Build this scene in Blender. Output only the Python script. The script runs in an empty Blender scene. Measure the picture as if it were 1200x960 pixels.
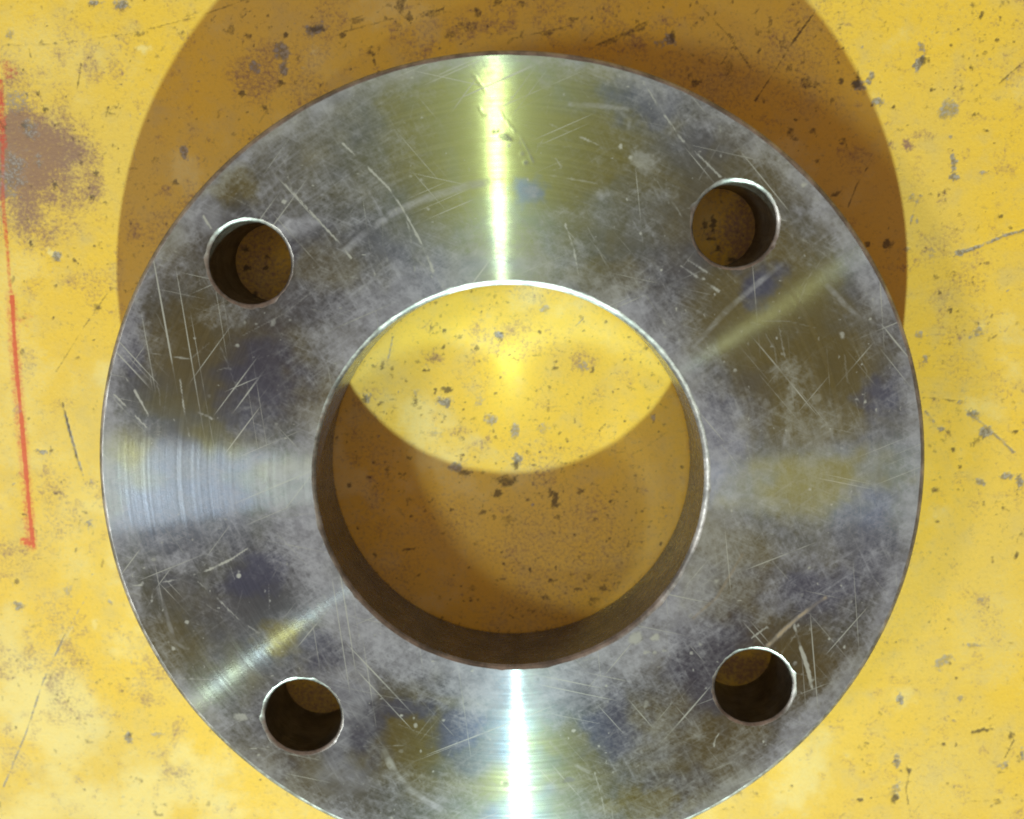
import bpy, bmesh, math
import numpy as np
from mathutils import Vector, Matrix
from mathutils.geometry import delaunay_2d_cdt

# ------------------------------------------------------------------ scene, camera, light
scene = bpy.context.scene
rng = np.random.default_rng(7)

cam_data = bpy.data.cameras.new('camera')
cam_data.sensor_fit = 'HORIZONTAL'
cam_data.sensor_width = 36.0
cam_data.lens = 33.57
cam_data.dof.use_dof = True
cam_data.dof.focus_distance = 0.236
cam_data.dof.aperture_fstop = 9.0
cam_data.clip_start = 0.01
cam_data.clip_end = 50.0
cam = bpy.data.objects.new('camera', cam_data)
scene.collection.objects.link(cam)
ROT = Matrix(((0.99988, -0.00235, 0.01531), (0.0, 0.98842, 0.15173), (-0.01549, -0.15171, 0.9883)))
cam.matrix_world = Matrix.Translation((0.004169, 0.052429, 0.248264)) @ ROT.to_4x4()
scene.camera = cam

world = bpy.data.worlds.new('World')
scene.world = world
world.use_nodes = True
wbg = world.node_tree.nodes['Background']
wbg.inputs['Color'].default_value = (1.0, 0.66, 0.46, 1)      # warm light from the workshop all round
wbg.inputs['Strength'].default_value = 0.33


def lamp(name, direction, distance, power, color, sx, sy=None):
    ld = bpy.data.lights.new(name, 'AREA')
    ld.shape = 'DISK' if sy is None else 'RECTANGLE'
    ld.size = sx
    if sy is not None:
        ld.size_y = sy
    ld.energy = power
    ld.color = color
    lo = bpy.data.objects.new(name, ld)
    scene.collection.objects.link(lo)
    d = Vector(direction).normalized()
    lo.location = d * distance
    # local x stays level, so a rectangular lamp is measured sideways (x) and upwards (y)
    zax = d
    xax = Vector((0, 0, 1)).cross(zax).normalized()
    yax = zax.cross(xax)
    lo.matrix_world = Matrix.Translation(d * distance) @ Matrix((xax, yax, zax)).transposed().to_4x4()
    return lo


def direction(az, el):
    a, e = math.radians(az), math.radians(el)
    return (math.cos(e) * math.cos(a), math.cos(e) * math.sin(a), math.sin(e))


lamp('work_lamp', direction(-89.6, 25.4), 3.0, 176.0, (0.775, 1.0, 0.89), 0.05)
lamp('second_lamp', direction(-133.0, 40.0), 3.0, 7.0, (0.94, 1.0, 0.80), 0.045, 0.16)
lamp('tube_lamp', direction(-164.0, 40.0), 3.0, 26.0, (0.97, 1.0, 0.96), 0.52, 0.40)

scene.view_settings.view_transform = 'Standard'
scene.view_settings.look = 'None'
scene.view_settings.exposure = 0.0
scene.view_settings.gamma = 1.0
scene.view_settings.use_curve_mapping = False
scene.render.engine = 'CYCLES'
scene.cycles.use_denoising = True
scene.cycles.max_bounces = 8
scene.cycles.caustics_reflective = True
scene.cycles.filter_width = 1.9
scene.cycles.blur_glossy = 0.05
scene.cycles.sample_clamp_indirect = 6.0

# ------------------------------------------------------------------ measured marks (millimetres)
TABLE_BLOBS = [
('chip',86.9,96.1,1.90,1.69,20,1), ('dark',85.8,96.7,1.27,1.69,0,1), ('chip',89.4,97.7,1.05,1.90,-25,0.9), ('chip',91.4,92.0,1.90,1.27,10,0.8),
('chip',100.9,101.3,1.26,1.89,-30,1), ('chip',101.5,105.0,0.84,1.47,20,0.7), ('dark',102.1,102.2,0.84,1.05,0,0.8), ('chip',108.9,89.7,2.32,2.96,-20,0.7),
('chip',109.4,91.5,1.69,1.27,0,0.5), ('chip',111.4,77.5,0.85,2.77,5,0.9), ('chip',111.8,74.1,1.49,1.07,0,0.9), ('stain_shade',99.2,81.7,2.13,1.28,-30,0.9),
('stain_shade',102.9,84.1,2.97,1.91,10,0.45), ('stain_shade',95.6,81.3,1.06,1.70,0,0.6), ('chip',114.7,55.1,2.16,1.08,15,0.9), ('dark',96.0,57.2,1.51,1.08,10,1),
('dark',91.2,57.0,0.86,0.86,0,0.8), ('dark',82.4,69.5,1.50,0.86,25,0.9), ('chip',100.8,55.7,1.08,1.08,0,0.6), ('chip',107.5,55.3,0.86,2.59,0,0.4),
('chip',39.4,107.0,1.90,1.27,-20,1), ('dark',40.1,107.6,0.84,1.69,0,0.9), ('chip',37.3,106.4,1.69,1.06,0,0.6), ('dark',-3.3,115.8,1.69,1.05,0,0.7),
('dark',2.9,116.0,1.05,1.05,0,0.6), ('dark',-27.1,115.7,1.27,2.11,10,0.7), ('dark',-25.1,112.7,0.85,1.91,15,0.7), ('dark',-19.5,113.7,2.54,1.06,15,0.6),
('dark',-38.2,111.9,2.12,0.85,12,0.6), ('dark',-41.7,108.3,1.06,0.85,0,0.8), ('dark',-8.1,113.6,1.06,1.48,0,0.7), ('dark',-10.7,110.2,2.97,1.69,0,0.5),
('dark',-14.5,108.6,1.91,0.85,15,0.6), ('dark',-34.6,104.2,1.28,1.07,0,0.7), ('dark',-15.8,108.0,1.06,0.64,0,0.6), ('dark',8.8,108.5,1.69,0.63,15,0.6),
('dark',28.9,108.5,2.95,0.84,20,0.6), ('dark',32.4,109.9,1.69,0.63,30,0.6), ('dark',24.9,106.5,1.69,0.63,25,0.6), ('stain_shade',-8.1,110.6,12.70,3.39,4,0.5),
('stain_shade',10.9,110.9,8.44,1.90,10,0.4), ('chip',-48.5,109.7,3.41,1.49,10,0.9), ('dark',-48.1,109.9,2.13,0.85,0,0.8), ('chip',-57.2,104.3,1.92,2.57,0,0.9),
('chip',-56.7,100.6,1.29,2.14,-15,0.9), ('dark',-57.7,97.1,1.07,0.86,0,0.9), ('dark',-56.0,108.6,0.85,0.85,0,0.9), ('chip',-64.2,101.0,1.72,1.93,0,0.7),
('dark',-65.6,108.4,1.07,0.85,0,0.8), ('pale',-48.9,104.7,1.07,1.28,0,1), ('pale',-52.0,100.4,0.64,0.64,0,0.8), ('dark',-69.6,109.8,1.49,1.28,0,0.6),
('dark',-67.5,94.5,1.08,0.86,0,0.9), ('dark',-62.0,90.9,1.29,0.86,-30,0.9), ('stain_shade',-64.1,92.8,4.74,3.02,0,0.35), ('chip',-82.9,80.3,1.09,1.96,15,0.9),
('stain_shade',-88.6,71.0,2.63,1.97,0,0.5), ('dark',-85.7,72.7,1.09,0.88,30,0.7), ('dark',-107.4,69.1,0.88,0.66,0,0.8), ('dark',-105.9,75.1,0.66,0.88,0,0.7),
('chip',-96.6,116.2,1.92,1.28,0,1), ('chip',-103.2,116.4,1.71,0.85,0,0.9), ('chip',-125.6,109.0,1.72,1.29,0,0.6), ('pale',-91.9,105.6,1.72,1.93,0,0.8),
('dark',-92.7,108.9,1.93,0.64,10,0.6), ('dark',-88.5,103.6,1.07,0.43,0,0.5), ('stain_shade',-124.4,83.1,16.39,18.58,10,1), ('stain_shade',-123.0,86.3,8.72,13.09,0,1),
('stain_shade',-127.3,73.6,11.00,8.80,0,1), ('stain_shade',-115.1,75.7,6.58,7.68,0,0.8), ('chip',-124.7,93.0,4.34,3.91,0,0.45), ('chip',-122.4,86.3,2.62,2.62,0,0.6),
('chip',-128.8,74.7,4.40,5.50,0,0.6), ('stain_shade',-116.3,83.1,7.64,6.55,0,0.7), ('dark',-117.9,90.9,0.87,1.09,0,0.8), ('dark',-116.7,72.3,0.88,1.76,0,0.7),
('pale',-123.5,80.8,1.09,0.44,0,1), ('dark',-123.4,87.3,0.87,1.31,0,0.6), ('chip',-120.4,77.8,1.53,2.19,0,0.6), ('stain_shade',-105.7,101.8,3.45,8.62,15,0.45),
('stain_shade',-100.2,102.8,3.01,8.61,15,0.35), ('pale',-118.4,55.1,2.22,1.11,-25,1), ('chip',-117.5,54.2,1.11,1.33,0,0.9), ('dark',-112.7,52.9,0.89,0.67,-30,0.9),
('dark',-124.0,57.3,0.67,1.11,0,0.8), ('chip',-125.0,2.7,2.07,0.69,-3,1), ('dark',-122.7,3.0,0.92,0.46,0,0.9), ('dark',-107.5,41.0,0.90,1.12,20,0.9),
('chip',-113.7,-17.2,0.93,1.62,0,0.9), ('dark',-131.4,-14.6,1.16,0.46,-25,0.9), ('chip',-130.9,14.5,1.60,1.83,0,0.45), ('dark',-113.8,27.7,0.90,0.68,0,0.6),
('stain_shade',-127.8,25.4,3.62,6.80,0,0.35), ('dark',-128.4,29.4,0.68,1.36,0,0.6), ('dark',-118.3,46.6,0.67,0.89,0,0.6), ('chip',-134.8,-40.4,1.41,1.41,0,0.8),
('dark',-134.8,-33.8,0.94,0.94,0,0.7), ('chip',-120.8,-35.9,1.41,1.88,0,0.5), ('pale',-114.0,-45.7,1.65,1.65,0,0.7), ('chip',-107.1,-78.9,1.20,1.92,0,0.8),
('dark',-106.5,-77.9,0.72,0.96,0,0.8), ('chip',-98.8,-77.5,1.68,1.44,0,0.5), ('pale',-123.7,-49.7,1.42,2.37,-30,0.6), ('pale',-112.9,-50.6,4.73,2.84,0,0.35),
('chip',-133.1,-57.7,2.38,0.95,0,0.4), ('chip',-122.3,-91.1,1.70,1.45,0,0.35), ('pale',-82.1,-99.3,1.45,6.30,-30,0.6), ('chip',-17.2,16.3,2.02,1.57,0,1),
('dark',-16.7,19.5,1.57,0.90,0,0.9), ('dark',-25.1,16.5,0.67,1.57,0,0.8), ('chip',-25.0,18.8,1.12,0.90,0,0.5), ('chip',-38.3,17.6,1.58,1.35,0,0.8),
('dark',-38.5,17.2,0.90,1.13,0,0.8), ('chip',-5.3,11.6,2.03,1.35,0,0.7), ('chip',-20.0,8.1,1.81,1.58,0,0.5), ('stain_shade',-13.2,8.6,3.61,1.81,0,0.5),
('stain_shade',-7.6,5.2,3.16,2.71,0,0.5), ('chip',1.2,8.6,1.35,2.03,0,0.7), ('chip',8.4,8.9,2.03,2.03,0,0.45), ('chip',1.7,1.0,1.58,1.81,0,0.9),
('dark',1.2,-0.6,1.13,1.13,0,0.9), ('chip',-14.6,-1.1,2.04,1.36,0,0.8), ('dark',-12.2,-2.7,2.04,0.91,0,0.8), ('chip',-3.0,33.8,1.11,1.11,0,1),
('dark',7.6,34.7,0.66,0.66,0,0.9), ('chip',8.5,40.7,1.54,1.54,-30,0.6), ('stain_shade',18.6,26.1,4.00,3.11,0,0.5), ('chip',18.8,25.8,1.56,1.56,0,0.5),
('stain_shade',-20.4,27.8,2.90,2.01,0,0.6), ('dark',-9.0,30.5,1.34,0.67,20,0.8), ('dark',0.8,27.8,0.89,0.45,0,0.8), ('dark',-22.7,24.7,0.67,0.45,0,0.9),
('dark',-17.2,35.1,0.67,0.67,0,0.9), ('dark',-3.9,18.6,0.67,0.45,0,0.8), ('dark',30.0,11.4,0.45,0.90,0,0.9), ('stain_shade',-9.7,21.1,4.48,3.13,0,0.35),
('chip',-8.2,17.0,1.57,1.80,0,0.4), ('dark',-1.5,-4.8,3.41,1.59,5,0.8), ('dark',-3.3,-8.3,1.59,1.14,0,0.9), ('dark',11.7,-9.8,0.91,2.27,-15,0.9),
('dark',10.6,-8.0,0.91,1.14,0,0.9), ('dark',11.9,-11.5,1.59,0.91,10,0.8), ('dark',18.5,-7.9,1.36,0.68,30,0.8), ('dark',-7.4,-13.4,1.37,0.69,15,0.8),
('dark',12.9,-14.8,1.14,0.91,40,0.8), ('dark',-15.9,-12.8,0.69,0.91,0,0.8), ('dark',0.3,-15.7,2.74,1.60,0,0.5), ('dark',-43.0,-6.3,0.91,0.69,0,0.8),
('dark',-27.3,-23.9,2.07,0.46,5,0.8), ('dark',-2.4,-24.8,0.46,0.69,0,0.8), ('dark',-1.7,-27.9,0.46,0.69,0,0.8), ('dark',9.6,-37.2,1.39,0.92,0,0.7),
('dark',10.7,-32.3,1.15,0.69,-20,0.8), ('dark',17.9,-34.7,1.15,0.69,0,0.8), ('dark',-10.5,-34.9,1.16,1.16,0,0.5), ('dark',-29.4,-13.5,2.06,1.37,0,0.4),
('chip',37.3,12.1,0.67,1.57,0,0.6), ('dark',30.7,33.4,0.66,0.44,0,0.7), ('chip',124.6,8.5,2.22,1.33,0,1), ('chip',120.7,13.7,1.77,1.77,-30,0.8),
('chip',117.6,16.8,1.33,0.88,0,0.7), ('chip',112.8,9.4,1.11,0.89,0,0.8), ('dark',132.2,8.7,0.89,0.66,0,0.9), ('dark',116.3,3.9,0.67,0.67,0,0.9),
('dark',118.4,-0.7,0.67,0.67,0,0.9), ('chip',124.3,-4.8,1.57,1.34,30,0.8), ('chip',130.9,-3.1,1.79,1.12,20,0.8), ('chip',134.3,-4.3,1.12,2.01,0,0.9),
('dark',112.4,-7.1,1.12,0.90,0,0.8), ('chip',120.3,34.4,1.97,1.53,30,0.7), ('pale',121.1,38.6,3.05,3.92,0,0.5), ('dark',113.1,40.3,0.87,0.87,-30,0.9),
('dark',110.0,44.7,0.87,0.65,0,0.9), ('stain_shade',110.9,43.4,3.48,3.05,0,0.4), ('chip',107.4,28.2,0.88,1.10,0,0.7), ('dark',109.0,49.0,1.08,0.65,0,0.6),
('pale',112.6,-14.1,1.13,1.80,0,0.5), ('chip',105.4,34.4,1.09,1.31,0,0.6), ('dark',118.4,-6.9,0.67,0.45,0,0.8), ('dark',129.5,-74.7,2.80,0.70,8,1),
('dark',137.7,-76.1,1.16,1.16,20,0.8), ('chip',117.6,-54.7,3.00,2.08,20,0.6), ('dark',119.5,-55.2,0.69,0.69,0,0.8), ('chip',106.8,-65.9,0.93,1.63,0,1),
('pale',107.4,-65.4,3.25,3.72,0,0.5), ('chip',125.3,-50.0,3.22,0.69,-5,0.6), ('dark',119.7,-78.8,0.70,0.70,0,0.9), ('dark',106.9,-94.9,1.18,1.89,0,0.9),
('chip',107.2,-92.4,1.42,2.83,0,0.6), ('chip',107.2,-84.2,1.41,1.88,0,0.8), ('dark',110.4,-86.7,0.94,1.18,-20,0.9), ('chip',136.1,-85.0,1.87,1.40,20,0.6),
('dark',97.5,-95.5,0.95,0.71,0,0.9), ('dark',100.5,-95.0,0.47,0.47,0,0.9), ('chip',123.0,-65.5,0.93,1.16,0,0.6), ('pale',81.2,-91.3,10.64,9.46,30,0.7),
('pale',85.6,-84.9,5.89,4.24,0,0.5), ('dark',135.1,-25.0,0.68,1.36,0,0.8), ('pale',137.9,-43.2,1.37,1.37,0,0.7), ('chip',126.7,-37.0,0.91,0.91,0,0.5),
('chip',141.2,-81.9,0.93,1.87,0,0.8), ('dark',122.8,-79.0,0.47,0.70,0,0.6), ('stain_shade',100.8,-63.7,1.39,1.39,0,0.4), ('dark',115.6,112.6,0.62,1.25,-20,0.8),
('dark',115.9,89.1,0.85,0.85,0,0.8), ('dark',119.1,85.1,0.64,0.42,0,0.8), ('dark',104.9,95.0,0.63,0.63,0,0.8), ('dark',95.5,91.0,0.63,0.63,0,0.9),
('dark',124.1,64.0,0.64,0.64,0,0.8), ('chip',119.2,75.0,1.49,0.64,0,0.6), ('chip',118.5,102.3,0.63,0.63,0,0.6), ('stain_shade',109.2,69.1,2.14,1.71,0,0.4),
('chip',101.5,68.7,1.07,1.72,0,0.6), ('stain_shade',102.4,75.4,2.13,6.40,0,0.25), ('pale',-128.0,-70.2,26.36,31.15,20,0.95), ('pale',-96.0,-95.5,29.06,14.53,0,0.8),
('pale',-135.4,-103.7,29.33,19.55,0,0.8), ('pale',-121.9,-18.6,13.94,27.89,0,0.5), ('pale',-115.1,104.9,19.38,15.07,0,0.45), ('pale',119.1,-93.5,30.65,16.50,0,0.3),
('pale',-131.8,32.1,11.29,45.15,0,0.5), ('pale',127.5,-48.6,18.36,18.36,0,0.35), ('stain_shade',-67.8,52.0,13.28,13.28,0,0.55), ('stain_shade',57.5,62.1,12.99,12.99,0,0.75),  # the wide blobs under the bolt holes: rusty grime that also paints their shade
('stain_shade',-56.4,-65.9,11.85,9.48,0,0.6), ('stain_shade',63.3,-57.5,11.62,9.30,0,0.7), ('stain_shade',0.3,-22.8,45.91,25.25,0,0.3), ('stain_shade',53.4,98.2,31.75,14.82,0,0.35),
('stain_shade',-63.9,98.6,12.89,8.59,0,0.5), ('red',-131.5,-22.5,1.63,1.17,20,0.9), ('red',-128.0,37.5,2.70,2.25,0,0.35), ('red',-126.7,100.8,3.03,2.59,0,0.35),
('red',-129.0,88.4,1.31,8.72,0,0.6), ('dark',75.7,96.1,1.06,0.85,0,0.6), ('dark',82.0,97.1,0.84,0.84,0,0.7), ('dark',70.1,84.8,1.07,1.28,0,0.7),
('dark',73.6,96.8,1.69,1.27,0,0.6), ('dark',83.4,82.7,1.06,0.85,0,0.6), ('dark',67.5,106.1,1.26,1.47,0,0.5), ('dark',46.3,97.0,1.70,1.06,10,0.8),
('dark',54.4,100.3,1.69,2.96,10,0.45), ('dark',80.1,92.6,0.64,0.85,0,0.7), ('stain_shade',68.0,104.3,16.84,12.63,0,0.3), ('dark',-68.2,51.2,0.89,1.33,0,1),
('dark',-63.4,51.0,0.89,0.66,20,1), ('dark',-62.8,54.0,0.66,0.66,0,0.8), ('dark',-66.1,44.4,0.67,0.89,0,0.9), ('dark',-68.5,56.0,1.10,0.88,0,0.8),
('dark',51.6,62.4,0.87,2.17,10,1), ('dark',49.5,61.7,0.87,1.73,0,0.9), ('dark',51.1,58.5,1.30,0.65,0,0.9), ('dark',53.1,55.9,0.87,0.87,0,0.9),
('dark',56.5,53.1,1.31,0.87,0,1), ('stain_shade',55.1,60.6,2.60,2.60,0,0.6)]
TABLE_LINES = [
('red',0.84,0.8,[(-132.4,-21.6),(-130.6,-22.0),(-129.5,-23.0)]),
('dark',0.25,0.5,[(-127.9,106.4),(-115.0,106.5),(-103.1,108.1),(-95.5,108.9),(-86.8,110.9),(-78.2,112.9),(-66.3,116.7)]),
('dark',0.38,0.9,[(74.9,113.5),(70.0,106.7),(65.0,98.6),(61.1,92.5)]),
('dark',0.32,0.6,[(46.6,115.4),(53.1,108.8),(59.7,100.3)]),
('dark',0.42,0.6,[(90.9,77.9),(87.6,72.3),(85.5,66.4)]),
('chip',0.73,0.8,[(130.2,60.6),(125.6,59.3),(119.7,56.8),(114.5,54.8)]),
('dark',0.46,0.7,[(126.9,101.5),(124.0,99.1),(121.4,96.6)]),
('chip',0.53,0.6,[(103.0,69.1),(101.5,62.3)]),
('chip',0.63,0.7,[(108.5,14.1),(110.9,11.2)]),
('chip',0.63,0.7,[(119.6,14.1),(124.3,10.1),(130.2,5.1),(132.2,3.3)]),
('dark',0.29,0.5,[(107.6,17.7),(118.3,16.8)]),
('chip',0.53,0.9,[(-118.9,16.3),(-117.6,9.4),(-115.9,1.4),(-114.6,-3.8)]),
('dark',0.27,0.8,[(-118.7,15.9),(-117.1,6.7),(-115.4,-2.1)]),
('dark',0.25,0.5,[(-105.1,44.4),(-111.9,35.5),(-119.7,24.3)]),
('chip',0.38,0.7,[(-116.0,-37.9),(-122.9,-48.9),(-129.9,-62.6),(-135.8,-77.8),(-143.4,-93.9)]),
('pale',0.63,0.6,[(-120.4,-46.4),(-126.5,-55.1)]),
('dark',0.34,0.7,[(110.7,-87.2),(110.0,-92.3),(111.4,-98.7),(113.0,-101.8)]),
('dark',0.21,0.4,[(126.3,-96.0),(142.7,-94.8)]),
('dark',0.32,0.7,[(138.6,-77.6),(136.6,-82.7)]),
('red',0.88,1,[(-130.0,43.7),(-130.2,32.1),(-130.2,20.8),(-130.0,9.4),(-129.9,-2.2),(-129.8,-12.7),(-129.5,-23.5)]),
('red',2.94,0.4,[(-130.2,43.7),(-130.4,20.8),(-130.1,-4.5),(-130.0,-23.5)]),
('red',0.94,0.5,[(-128.4,97.7),(-129.1,84.2),(-130.4,68.3),(-130.2,57.5),(-130.3,47.7),(-130.0,42.8)]),
('dark',0.38,0.8,[(-28.8,115.1),(-26.1,112.3),(-24.7,111.3)]),
('dark',0.46,0.7,[(-22.1,112.7),(-16.6,114.7)]),
('dark',0.42,0.6,[(-42.1,111.3),(-36.7,113.1)]),
('dark',0.53,0.6,[(21.5,105.9),(27.8,108.5),(34.1,111.5)]),
('dark',0.42,0.5,[(-42.1,109.1),(-29.3,112.3)]),
('dark',0.42,0.5,[(0.3,107.5),(15.1,110.5)]),
('dark',0.25,0.6,[(54.1,108.4),(55.7,106.3),(52.3,101.3)]),
('dark',0.25,0.5,[(-120.7,105.5),(-120.4,103.3)]),
('dark',0.25,0.6,[(-101.6,91.4),(-103.4,86.2)]),
('dark',0.25,0.6,[(-107.8,101.8),(-109.3,95.6)]),
('dark',0.21,0.5,[(30.0,45.5),(44.7,27.9)]),
('chip',0.32,0.7,[(16.9,36.3),(18.7,38.1)]),
('chip',0.25,0.6,[(-30.8,33.4),(-32.0,27.8)])]
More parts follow.
